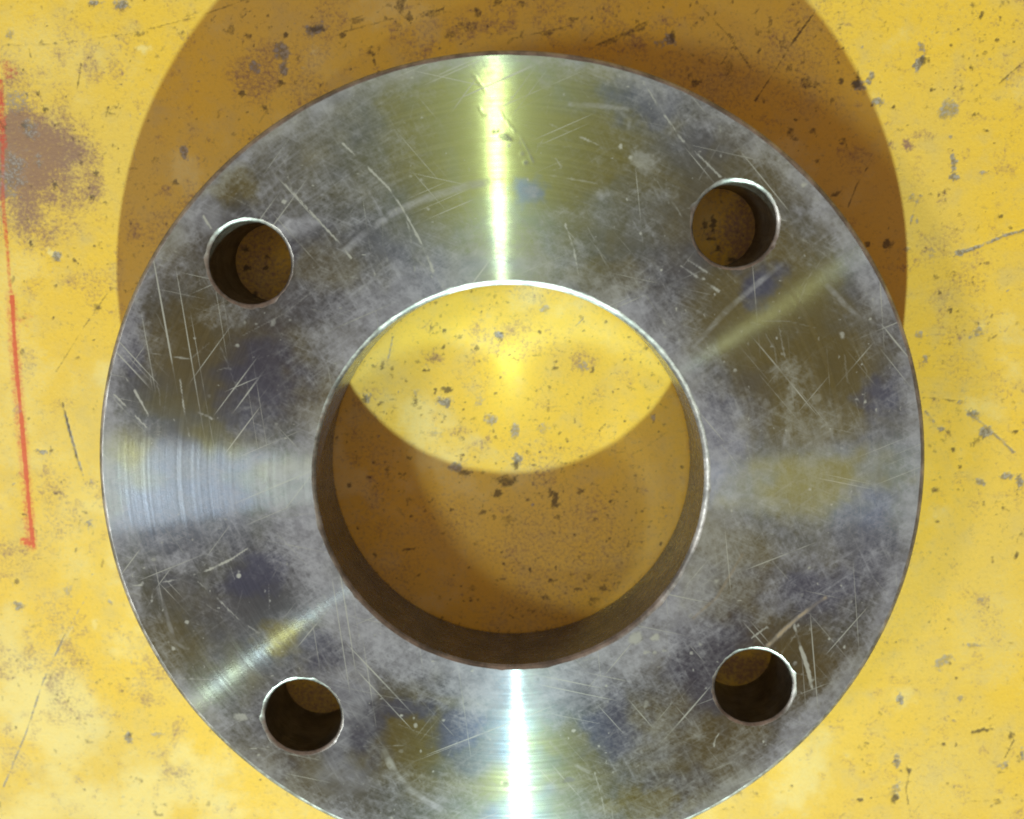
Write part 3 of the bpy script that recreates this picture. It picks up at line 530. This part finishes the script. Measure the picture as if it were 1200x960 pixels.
    for deg, along, across, cut in ((23, 9, 1500, .665), (52, 13, 1200, .67), (97, 8, 1700, .675), (131, 12, 1300, .665), (168, 10, 1600, .68)):
        vr = N.n('ShaderNodeVectorRotate', rotation_type='Z_AXIS')
        N.set(vr.inputs['Vector'], co)
        vr.inputs['Angle'].default_value = math.radians(-deg)
        h_ = N.ramp(N.noise(N.vmath('MULTIPLY', vr.outputs[0], (along * 1.6, across, 1)), 1.0, 1, 0.5), cut, cut + 0.09)
        hair = h_ if hair is None else N.math('MAXIMUM', hair, h_)
    hair = N.math('MULTIPLY', hair, N.ramp(N.noise(co, 38, 3), 0.34, 0.6, 0.25, 0.9))
    scratch = N.math('MAXIMUM', scratch, N.math('MULTIPLY', hair, 1.0))
    scr = N.ramp(N.math('ADD', scratch, N.math('MULTIPLY', grain, 0.6)), 0.05, 0.85)
    scr = N.math('MULTIPLY', scr, N.ramp(scratch, 0.05, 0.9, 0.0, 0.85))
    dk = N.math('MULTIPLY', N.ramp(N.math('ADD', dark, N.math('MULTIPLY', grain, 0.4)), 0.15, 0.95), 0.75)
    matt_col = N.mix(N.ramp(mid, 0.35, 0.65), (0.25, 0.24, 0.285), (0.37, 0.36, 0.42))
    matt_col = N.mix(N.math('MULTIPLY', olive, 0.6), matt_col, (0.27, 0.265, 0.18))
    matt_col = N.mix(scr, matt_col, (0.43, 0.42, 0.39))
    matt_col = N.mix(brown, matt_col, (0.36, 0.28, 0.20))
    matt_col = N.mix(dk, matt_col, (0.09, 0.09, 0.10))
    matt = N.n('ShaderNodeBsdfPrincipled')
    N.set(matt.inputs['Base Color'], matt_col)
    matt.inputs['Metallic'].default_value = 0.25
    matt.inputs['Roughness'].default_value = 0.55
    matt.inputs['Anisotropic'].default_value = 0.6
    N.set(matt.inputs['Tangent'], radial)
    fac = N.math('MAXIMUM', N.math('MAXIMUM', sc, N.math('MULTIPLY', scr, 0.85)), N.math('MAXIMUM', N.math('MULTIPLY', dk, 0.9), N.math('MULTIPLY', brown, 0.8)), True)
    m2 = N.n('ShaderNodeMixShader')
    N.set(m2.inputs[0], fac)
    N.t.links.new(m1.outputs[0], m2.inputs[1]); N.t.links.new(matt.outputs[0], m2.inputs[2])
    N.out(m2.outputs[0])
    return mat


def machined_wall(name, c0, c1, rough, bump=0.3, metallic=1.0):
    mat = bpy.data.materials.new(name)
    N = Nodes(mat)
    co = N.n('ShaderNodeTexCoord').outputs['Object']
    z = N.n('ShaderNodeSeparateXYZ'); N.set(z.inputs[0], co)
    rings = N.noise(None, 1600, 3, 0.7, '1D', z.outputs[2])
    mid = N.noise(co, 150, 6, 0.7)
    fine = N.noise(co, 700, 4, 0.6)
    col = N.mix(N.ramp(mid, 0.35, 0.68), c0, c1)
    col = N.vmath('SCALE', col, scale=N.ramp(rings, 0.3, 0.7, 0.8, 1.15))
    p = N.n('ShaderNodeBsdfPrincipled')
    N.set(p.inputs['Base Color'], col)
    p.inputs['Metallic'].default_value = metallic
    N.set(p.inputs['Roughness'], N.ramp(fine, 0.3, 0.7, rough - 0.05, rough + 0.1))
    b = N.n('ShaderNodeBump')
    b.inputs['Strength'].default_value = bump
    b.inputs['Distance'].default_value = 0.0001
    N.set(b.inputs['Height'], N.math('ADD', rings, fine))
    N.set(p.inputs['Normal'], b.outputs[0])
    N.out(p.outputs[0])
    return mat


MAT_BENCH = bench_material()
MAT_FACE = turned_steel()
MAT_RIM = machined_wall('turned_rim_steel', (0.30, 0.29, 0.31), (0.42, 0.41, 0.42), 0.42)
MAT_BORE = machined_wall('bored_steel', (0.20, 0.24, 0.37), (0.30, 0.34, 0.48), 0.24, 0.12, 0.92)
MAT_EDGE = machined_wall('bright_edge_steel', (0.22, 0.23, 0.23), (0.52, 0.53, 0.53), 0.42)
MAT_HOLE = machined_wall('drilled_steel', (0.16, 0.15, 0.13), (0.28, 0.27, 0.24), 0.42)

# ------------------------------------------------------------------ workbench top
MM = 0.001


def make_bench():
    sp = 0.36
    core_x = np.arange(-153, 153 + sp, sp)
    core_y = np.arange(-113, 127 + sp, sp)
    left = -153 - np.array([460, 330, 230, 160, 110, 75, 50, 32, 19, 11, 6, 3, 1.2])
    right = core_x[-1] + np.array([1.2, 3, 6, 11, 19, 32, 50, 75, 110, 160, 230, 330, 460])
    low = -113 - np.array([460, 330, 230, 160, 110, 75, 50, 32, 19, 11, 6, 3, 1.2])
    high = core_y[-1] + np.array([1.2, 3, 6, 11, 19, 32, 50, 75, 110, 160, 230, 330, 460])
    xs = np.concatenate([left, core_x, right]); ys = np.concatenate([low, core_y, high])
    nx, ny = len(xs), len(ys)
    X, Y = np.meshgrid(xs, ys)
    A = {k: np.zeros_like(X) for k in ('chip', 'dark', 'stain_shade', 'pale', 'red')}

    def window(x0, x1, y0, y1):
        i0, i1 = np.searchsorted(xs, (x0, x1)); j0, j1 = np.searchsorted(ys, (y0, y1))
        return (slice(j0, j1 + 1), slice(i0, i1 + 1))

    def put_blob(b, seed):
        k, cx, cy, rx, ry, an, st = b
        m = max(rx, ry) * 1.6 + 0.6
        w = window(cx - m, cx + m, cy - m, cy + m)
        d = blob_value(X[w], Y[w], b, 1.9 if k in ('chip', 'dark') else 2.4, seed)
        v = sstep(1.35, 0.35, d) * st if k in ('chip', 'dark') else sstep(1.4, 0.0, d) * st
        A[k][w] = np.maximum(A[k][w], v)

    def put_line(l, seed):
        k, wd, st, pts = l
        px = [q[0] for q in pts]; py = [q[1] for q in pts]
        m = wd + 2
        w = window(min(px) - m, max(px) + m, min(py) - m, max(py) + m)
        d = line_value(X[w], Y[w], pts, wd, seed)
        wd = max(wd, 0.42)
        v = sstep(wd * 0.95, wd * 0.25, d) * st
        v = v * ((0.85 if k == 'red' else 0.45) + (0.3 if k == 'red' else 0.7) * sstep(0.3, 0.6, fbm(X[w], Y[w], 3.0, 3, seed + 2)))
        A[k][w] = np.maximum(A[k][w], np.clip(v, 0, 1))

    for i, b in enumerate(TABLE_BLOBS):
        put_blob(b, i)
    for i, l in enumerate(TABLE_LINES):
        put_line(l, i)
    # small pits, chips and scratches of everyday use
    for i in range(1100):
        x, y = rng.uniform(-150, 150), rng.uniform(-110, 125)
        inb = math.hypot(x, y) < 55
        if not inb and rng.random() < (0.45 if y < 30 else 0.2):
            continue
        s = 0.26 + 0.42 * rng.random() ** 3
        k = 'dark' if rng.random() < 0.85 else 'chip'
        put_blob((k, x, y, s * rng.uniform(0.8, 2.0), s, rng.uniform(0, 180), rng.uniform(0.2, 0.75)), i * 0.37)
    for i in range(2600):
        if i < 1500:
            x, y = rng.uniform(-47, 47), rng.uniform(-47, 47)
        else:
            x, y = rng.uniform(-125, 125), rng.uniform(55, 124)
        if fbm(np.array([x]), np.array([y]), 12, 3, 77)[0] < rng.uniform(0.25, 0.6):
            continue
        s = 0.2 + 0.4 * rng.random() ** 3
        put_blob(('dark', x, y, s * rng.uniform(0.8, 1.8), s, rng.uniform(0, 180), rng.uniform(0.25, 0.8)), i * 0.71)
    for i in range(80):
        x, y = rng.uniform(-150, 150), rng.uniform(-110, 125)
        a = rng.normal(0.7, 0.6); L = rng.uniform(2, 14)
        put_line(('chip' if rng.random() < 0.5 else 'dark', rng.uniform(0.25, 0.45), rng.uniform(0.12, 0.38),
                  [(x, y), (x + L * math.cos(a) / 2 + rng.normal(0, .4), y + L * math.sin(a) / 2 + rng.normal(0, .4)), (x + L * math.cos(a), y + L * math.sin(a))]), i * 1.3)
    n1 = fbm(X, Y, 26, 5, 3); n2 = fbm(X, Y, 9, 4, 5)
    A['pale'] = np.maximum(A['pale'], 0.5 * sstep(0.50, 0.78, n1) * (0.4 + sstep(0.35, 0.7, n2)))
    A['stain_shade'] = np.maximum(A['stain_shade'], 0.30 * sstep(0.54, 0.8, fbm(X, Y, 15, 5, 8)) + 0.28 * sstep(0.55, 0.8, fbm(X, Y, 4, 4, 11)))
    # general dusting of the worn paint
    speck = fbm(X, Y, 1.7, 3, 21)
    A['dark'] = np.maximum(A['dark'], sstep(0.64, 0.84, speck) * 0.6 * sstep(0.4, 0.6, fbm(X, Y, 13, 3, 14)))
    Z = -0.05 * sstep(0.25, 0.6, A['chip']) - 0.05 * sstep(0.3, 0.7, A['dark']) + 0.05 * A['red'] * vnoise(X * 2, Y * 2)
    Z += 0.10 * (fbm(X, Y, 30, 3, 2) - 0.5)
    Z -= Z.max()
    edge = np.ones_like(Z); edge[[0, -1], :] = 0; edge[:, [0, -1]] = 0
    Z *= edge
    co = np.stack([X, Y, Z], -1).reshape(-1, 3) * MM
    idx = np.arange(nx * ny).reshape(ny, nx)
    quads = np.stack([idx[:-1, :-1], idx[:-1, 1:], idx[1:, 1:], idx[1:, :-1]], -1).reshape(-1, 4)
    # plate edges and underside
    loop = np.concatenate([idx[0, :-1], idx[:-1, -1], idx[-1, :0:-1], idx[:0:-1, 0]])
    base = len(co)
    under = co[loop].copy(); under[:, 2] = -0.020
    co = np.concatenate([co, under])
    m = len(loop); r = np.arange(m)
    side = np.stack([loop, base + r, base + (r + 1) % m, loop[(r + 1) % m]], -1)
    quads = np.concatenate([quads, side])
    me = bpy.data.meshes.new('workbench_top')
    me.vertices.add(len(co)); me.vertices.foreach_set('co', co.astype(np.float32).ravel())
    nq = len(quads)
    me.loops.add(nq * 4); me.loops.foreach_set('vertex_index', quads.astype(np.int32).ravel())
    me.polygons.add(nq); me.polygons.foreach_set('loop_start', np.arange(0, nq * 4, 4, dtype=np.int32))
    sm = np.ones(nq, dtype=bool); sm[-m:] = False
    me.polygons.foreach_set('use_smooth', sm)
    me.update(calc_edges=True)
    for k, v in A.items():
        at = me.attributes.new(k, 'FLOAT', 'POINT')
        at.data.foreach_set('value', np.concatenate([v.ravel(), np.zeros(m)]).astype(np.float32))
    me.materials.append(MAT_BENCH)
    ob = bpy.data.objects.new('workbench_top', me)
    scene.collection.objects.link(ob)
    ob['kind'] = 'structure'
    ob['label'] = 'worn yellow painted workbench top with chips, dirt and a red crayon line'
    return ob


make_bench()

# ------------------------------------------------------------------ flange
THICK = 21.67
R_OUT, R_FACE = 100.25, 99.1
R_BORE, R_BORE_EDGE = 47.3, 48.45
R_HOLE, R_HOLE_EDGE = 9.75, 10.5
PCD = 80.64
HOLES = [(PCD * math.cos(math.radians(4.42 + 45 + 90 * k)), PCD * math.sin(math.radians(4.42 + 45 + 90 * k))) for k in range(4)]


def ring(cx, cy, r, n, rough, seed, dents=0, depth=0.0):
    a = np.arange(n) * 2 * math.pi / n
    w = np.zeros(n)
    for f, amp in ((3, .35), (5, .3), (9, .3), (17, .3), (29, .25), (47, .2)):
        w += amp * np.sin(f * a + seed * 1.7 + f * seed)
    rr = r + rough * w
    # knocks along a worn edge
    dr = np.random.default_rng(seed + 100)
    for _ in range(dents):
        c = dr.uniform(0, 2 * math.pi)
        da = (a - c + math.pi) % (2 * math.pi) - math.pi
        rr = rr + depth * dr.uniform(0.3, 1.0) * np.exp(-(da * r / dr.uniform(0.5, 1.8)) ** 2)
    return np.stack([cx + rr * np.cos(a), cy + rr * np.sin(a)], -1)


N_OUT, N_BORE, N_HOLE = 720, 480, 128
edge_out = ring(0, 0, R_FACE, N_OUT, 0.09, 1, 34, -0.55)
edge_bore = ring(0.22, 0.05, R_BORE_EDGE, N_BORE, 0.10, 2, 18, 0.32)
edge_holes = [ring(x, y, R_HOLE_EDGE, N_HOLE, 0.14, 3 + k, 7, 0.45) for k, (x, y) in enumerate(HOLES)]

flange = bpy.data.objects.new('pipe_flange', None)
flange.empty_display_size = 0.05
scene.collection.objects.link(flange)
flange['label'] = 'round turned steel pipe flange with four bolt holes lying on yellow bench'
flange['category'] = 'flange'


def part(name, me, label=None):
    ob = bpy.data.objects.new(name, me)
    scene.collection.objects.link(ob)
    ob.parent = flange
    if label:
        ob['label'] = label
    return ob


def make_face():
    sp = 0.42
    g = np.arange(-R_OUT, R_OUT + sp, sp)
    X, Y = np.meshgrid(g, g * 0.92)
    X = X + (np.arange(len(g)) % 2)[:, None] * sp * 0.5
    X = X + rng.uniform(-.12, .12, X.shape) * sp; Y = Y + rng.uniform(-.12, .12, X.shape) * sp
    yy = np.arange(-R_OUT, R_OUT, sp * 0.9)
    X, Y = np.meshgrid(g, yy)
    X = X + ((np.arange(len(yy)) % 2) * sp * 0.5)[:, None] + rng.uniform(-.1, .1, X.shape) * sp
    Y = Y + rng.uniform(-.1, .1, X.shape) * sp
    r = np.hypot(X, Y)
    ok = (r < R_FACE - 1.0) & (r > R_BORE_EDGE + 1.0)
    for x, y in HOLES:
        ok &= np.hypot(X - x, Y - y) > R_HOLE_EDGE + 0.8
    pts = np.concatenate([edge_out, edge_bore] + edge_holes + [np.stack([X[ok], Y[ok]], -1)])
    cons = []
    s = 0
    for n in [N_OUT, N_BORE] + [N_HOLE] * 4:
        cons += [(s + i, s + (i + 1) % n) for i in range(n)]
        s += n
    v, e, f, *_ = delaunay_2d_cdt([Vector(p) for p in pts.tolist()], cons, [], 0, 1e-6)
    P = np.array([(q[0], q[1]) for q in v])
    F = np.array(f)
    c = P[F].mean(1)
    rc = np.hypot(c[:, 0], c[:, 1])
    # triangles with all three corners on one inner loop lie inside a hole
    n_in = N_OUT + N_BORE + 4 * N_HOLE
    keep = rc > R_BORE_EDGE - 0.2
    lo = N_OUT
    keep &= ~((F >= lo) & (F < lo + N_BORE)).all(1)
    lo += N_BORE
    for k in range(4):
        keep &= ~((F >= lo) & (F < lo + N_HOLE)).all(1)
        lo += N_HOLE
    keep &= ~((F < N_OUT).all(1) & (rc > R_FACE + 0.1))
    F = F[keep]
    a = P[F]
    area = np.cross(a[:, 1] - a[:, 0], a[:, 2] - a[:, 0])
    F[area < 0] = F[area < 0][:, ::-1]
    x, y = P[:, 0], P[:, 1]
    r = np.hypot(x, y)
    A = {k: np.zeros(len(P)) for k in ('scuff', 'smear', 'olive', 'blue', 'dark', 'scratch', 'brown', 'clean')}
    for i, b in enumerate(FACE_BLOBS):
        k, cx, cy, rx, ry, an, st = b
        key = 'scratch' if k == 'bright' else k
        m = max(rx, ry) * 2.0 + 1
        w = np.where((abs(x - cx) < m) & (abs(y - cy) < m))[0]
        hard = k in ('bright', 'dark')
        d = blob_value(x[w], y[w], b, 0.8 if hard else 1.5, i)
        val = (sstep(1.25, 0.5, d) if hard else sstep(1.6, 0.35, d)) * st
        A[key][w] = np.maximum(A[key][w], val)
    for i, (k, wd, st, pl) in enumerate(FACE_LINES):
        px = [q[0] for q in pl]; py = [q[1] for q in pl]
        m = wd + 2
        w = np.where((x > min(px) - m) & (x < max(px) + m) & (y > min(py) - m) & (y < max(py) + m))[0]
        d = line_value(x[w], y[w], pl, wd, i, 0.3)
        h = max(wd * 0.62, 0.34)
        val = sstep(h * 1.25, h * 0.3, d) * st * (0.45 + 0.75 * sstep(0.3, 0.62, fbm(x[w], y[w], 3.5, 3, i + 4)))
        A[k][w] = np.maximum(A[k][w], np.clip(val, 0, 1))
    # light hairline scratches at random
    for i in range(700):
        rr = math.sqrt(rng.uniform(48 ** 2, 99 ** 2)); th = rng.uniform(0, 2 * math.pi)
        L = 2 + 20 * rng.random() ** 2; an = rng.normal(th + 2.2, 0.8) if rng.random() < 0.6 else rng.uniform(0, math.pi)
        x0, y0 = rr * math.cos(th), rr * math.sin(th)
        bend = rng.normal(0, 0.06) * L
        pl = [(x0, y0), (x0 + L / 2 * math.cos(an) - bend * math.sin(an), y0 + L / 2 * math.sin(an) + bend * math.cos(an)), (x0 + L * math.cos(an), y0 + L * math.sin(an))]
        m = 2
        w = np.where((x > min(x0, pl[2][0]) - m) & (x < max(x0, pl[2][0]) + m) & (y > min(y0, pl[2][1]) - m) & (y < max(y0, pl[2][1]) + m))[0]
        if len(w) == 0:
            continue
        d = line_value(x[w], y[w], pl, 0.3, i, 0.2)
        A['scratch'][w] = np.maximum(A['scratch'][w], sstep(0.40, 0.05, d) * rng.uniform(0.15, 0.6))
    for i in range(800):
        rr = math.sqrt(rng.uniform(48 ** 2, 99 ** 2)); th = rng.uniform(0, 2 * math.pi)
        b = ('b', rr * math.cos(th), rr * math.sin(th), 0.25 + 0.5 * rng.random() ** 3, 0.25 + 0.5 * rng.random() ** 3, 0, 1)
        w = np.where((abs(x - b[1]) < 2) & (abs(y - b[2]) < 2))[0]
        d = blob_value(x[w], y[w], b, 0.8, i)
        A['scratch'][w] = np.maximum(A['scratch'][w], sstep(1.3, 0.5, d) * rng.uniform(0.3, 0.9))
    th_ = np.abs(np.arctan2(y, x)) * 70 * 0.35
    big = 0.6 * fbm(x, y, 30, 3, 31) + 0.4 * fbm(r, th_ + 50 * (y > 0), 9, 5, 33)
    med = 0.5 * fbm(x, y, 11, 3, 37) + 0.5 * fbm(r * 1.3, th_ + 50 * (y > 0), 6, 5, 35)
    sc = 0.33 + 0.20 * sstep(0.40, 0.66, big) + 0.15 * sstep(0.44, 0.66, med)
    sc = sc + 0.55 * sstep(66, 51, r + 14 * (med - 0.5)) + 0.5 * sstep(93, 98.5, r + 9 * (med - 0.5))
    sc = np.maximum(sc * (1 - 0.85 * A['clean']), A['scuff'])
    A['scuff'] = np.clip(sc, 0, 1)
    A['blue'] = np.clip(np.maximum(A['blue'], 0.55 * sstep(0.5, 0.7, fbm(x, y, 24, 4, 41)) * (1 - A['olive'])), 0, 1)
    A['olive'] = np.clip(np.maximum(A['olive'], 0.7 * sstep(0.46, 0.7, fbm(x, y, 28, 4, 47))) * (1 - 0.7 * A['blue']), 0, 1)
    del A['clean']
    z = np.full(len(P), THICK)
    z -= 0.012 * sstep(0.3, 0.8, A['dark'])
    z[:n_in] = THICK
    me = bpy.data.meshes.new('turned_face')
    co = np.stack([x, y, z], -1) * MM
    me.vertices.add(len(co)); me.vertices.foreach_set('co', co.astype(np.float32).ravel())
    n = len(F)
    me.loops.add(n * 3); me.loops.foreach_set('vertex_index', F.astype(np.int32).ravel())
    me.polygons.add(n); me.polygons.foreach_set('loop_start', np.arange(0, n * 3, 3, dtype=np.int32))
    me.polygons.foreach_set('use_smooth', np.ones(n, dtype=bool))
    me.update(calc_edges=True)
    for k, v in A.items():
        at = me.attributes.new(k, 'FLOAT', 'POINT')
        at.data.foreach_set('value', v.astype(np.float32))
    me.materials.append(MAT_FACE)
    return part('turned_face', me, 'scratched and scuffed turned steel face with olive and bluish tint')


def lathe(name, loops, mat, outward, edge_rows=1):
    """loops: list of (n,2) arrays with a z each, from the top down; sharp edges where they join"""
    bm = bmesh.new()
    rows = [[bm.verts.new((p[0] * MM, p[1] * MM, z * MM)) for p in L] for L, z in loops]
    n = len(rows[0])
    for k, (a, b) in enumerate(zip(rows[:-1], rows[1:])):
        for i in range(n):
            j = (i + 1) % n
            q = (a[i], b[i], b[j], a[j]) if outward else (a[i], a[j], b[j], b[i])
            f = bm.faces.new(q); f.smooth = True; f.material_index = 1 if k < edge_rows else 0
    bm.edges.ensure_lookup_table()
    row_of = {v: k for k, R in enumerate(rows) for v in R}
    for e in bm.edges:
        if row_of[e.verts[0]] == row_of[e.verts[1]] >= edge_rows:
            e.smooth = False
    me = bpy.data.meshes.new(name)
    bm.to_mesh(me); bm.free()
    me.materials.append(mat); me.materials.append(MAT_EDGE)
    return me


make_face()


def edge_round(cx, cy, top, r0, r1, drop, n, seed, steps=4):
    """worn edge: a chamfer with softened shoulders, from the face edge (top) to the wall at r1"""
    rows = [(top, THICK)]
    c = np.array([cx, cy])
    wall = ring(cx, cy, r1, n, 0.03, seed)
    for t, d in ((0.22, 0.08), (0.5, 0.36), (0.82, 0.72), (1.0, 1.0)):
        rows.append((top * (1 - t) + wall * t, THICK - drop * d))
    return rows


part('outer_rim', lathe('outer_rim', edge_round(0, 0, edge_out, R_FACE, R_OUT, 0.65, N_OUT, 4) + [(ring(0, 0, R_OUT, N_OUT, 0, 4), 0.8), (ring(0, 0, R_OUT - 0.8, N_OUT, 0, 4), 0.03)], MAT_RIM, True, 4))
part('center_bore', lathe('center_bore', edge_round(0, 0, edge_bore, R_BORE_EDGE, R_BORE, 0.85, N_BORE, 6) + [(ring(0, 0, R_BORE, N_BORE, 0, 6), 0.5), (ring(0, 0, R_BORE + 0.5, N_BORE, 0, 6), 0.03)], MAT_BORE, False, 4))
for k, (hx, hy) in enumerate(HOLES):
    part('bolt_hole', lathe('bolt_hole', edge_round(hx, hy, edge_holes[k], R_HOLE_EDGE, R_HOLE, 0.6, N_HOLE, 8 + k) + [(ring(hx, hy, R_HOLE, N_HOLE, 0, 8), 0.03)], MAT_HOLE, False, 4))

# underside of the flange, resting on the bench
bot = bmesh.new()
outer_v = [bot.verts.new((p[0] * MM, p[1] * MM, 0.03 * MM)) for p in ring(0, 0, R_OUT - 0.8, N_BORE, 0, 4)]
inner_v = [bot.verts.new((p[0] * MM, p[1] * MM, 0.03 * MM)) for p in ring(0, 0, R_BORE + 0.5, N_BORE, 0, 6)]
eds = []
for L in [outer_v, inner_v] + [[bot.verts.new((p[0] * MM, p[1] * MM, 0.03 * MM)) for p in ring(hx, hy, R_HOLE, N_HOLE, 0, 8)] for hx, hy in HOLES]:
    eds += [bot.edges.new((L[i], L[(i + 1) % len(L)])) for i in range(len(L))]
bmesh.ops.triangle_fill(bot, use_beauty=True, use_dissolve=False, edges=eds, normal=(0, 0, -1))
bme = bpy.data.meshes.new('under_face'); bot.to_mesh(bme); bot.free()
bme.materials.append(MAT_RIM)
part('under_face', bme)
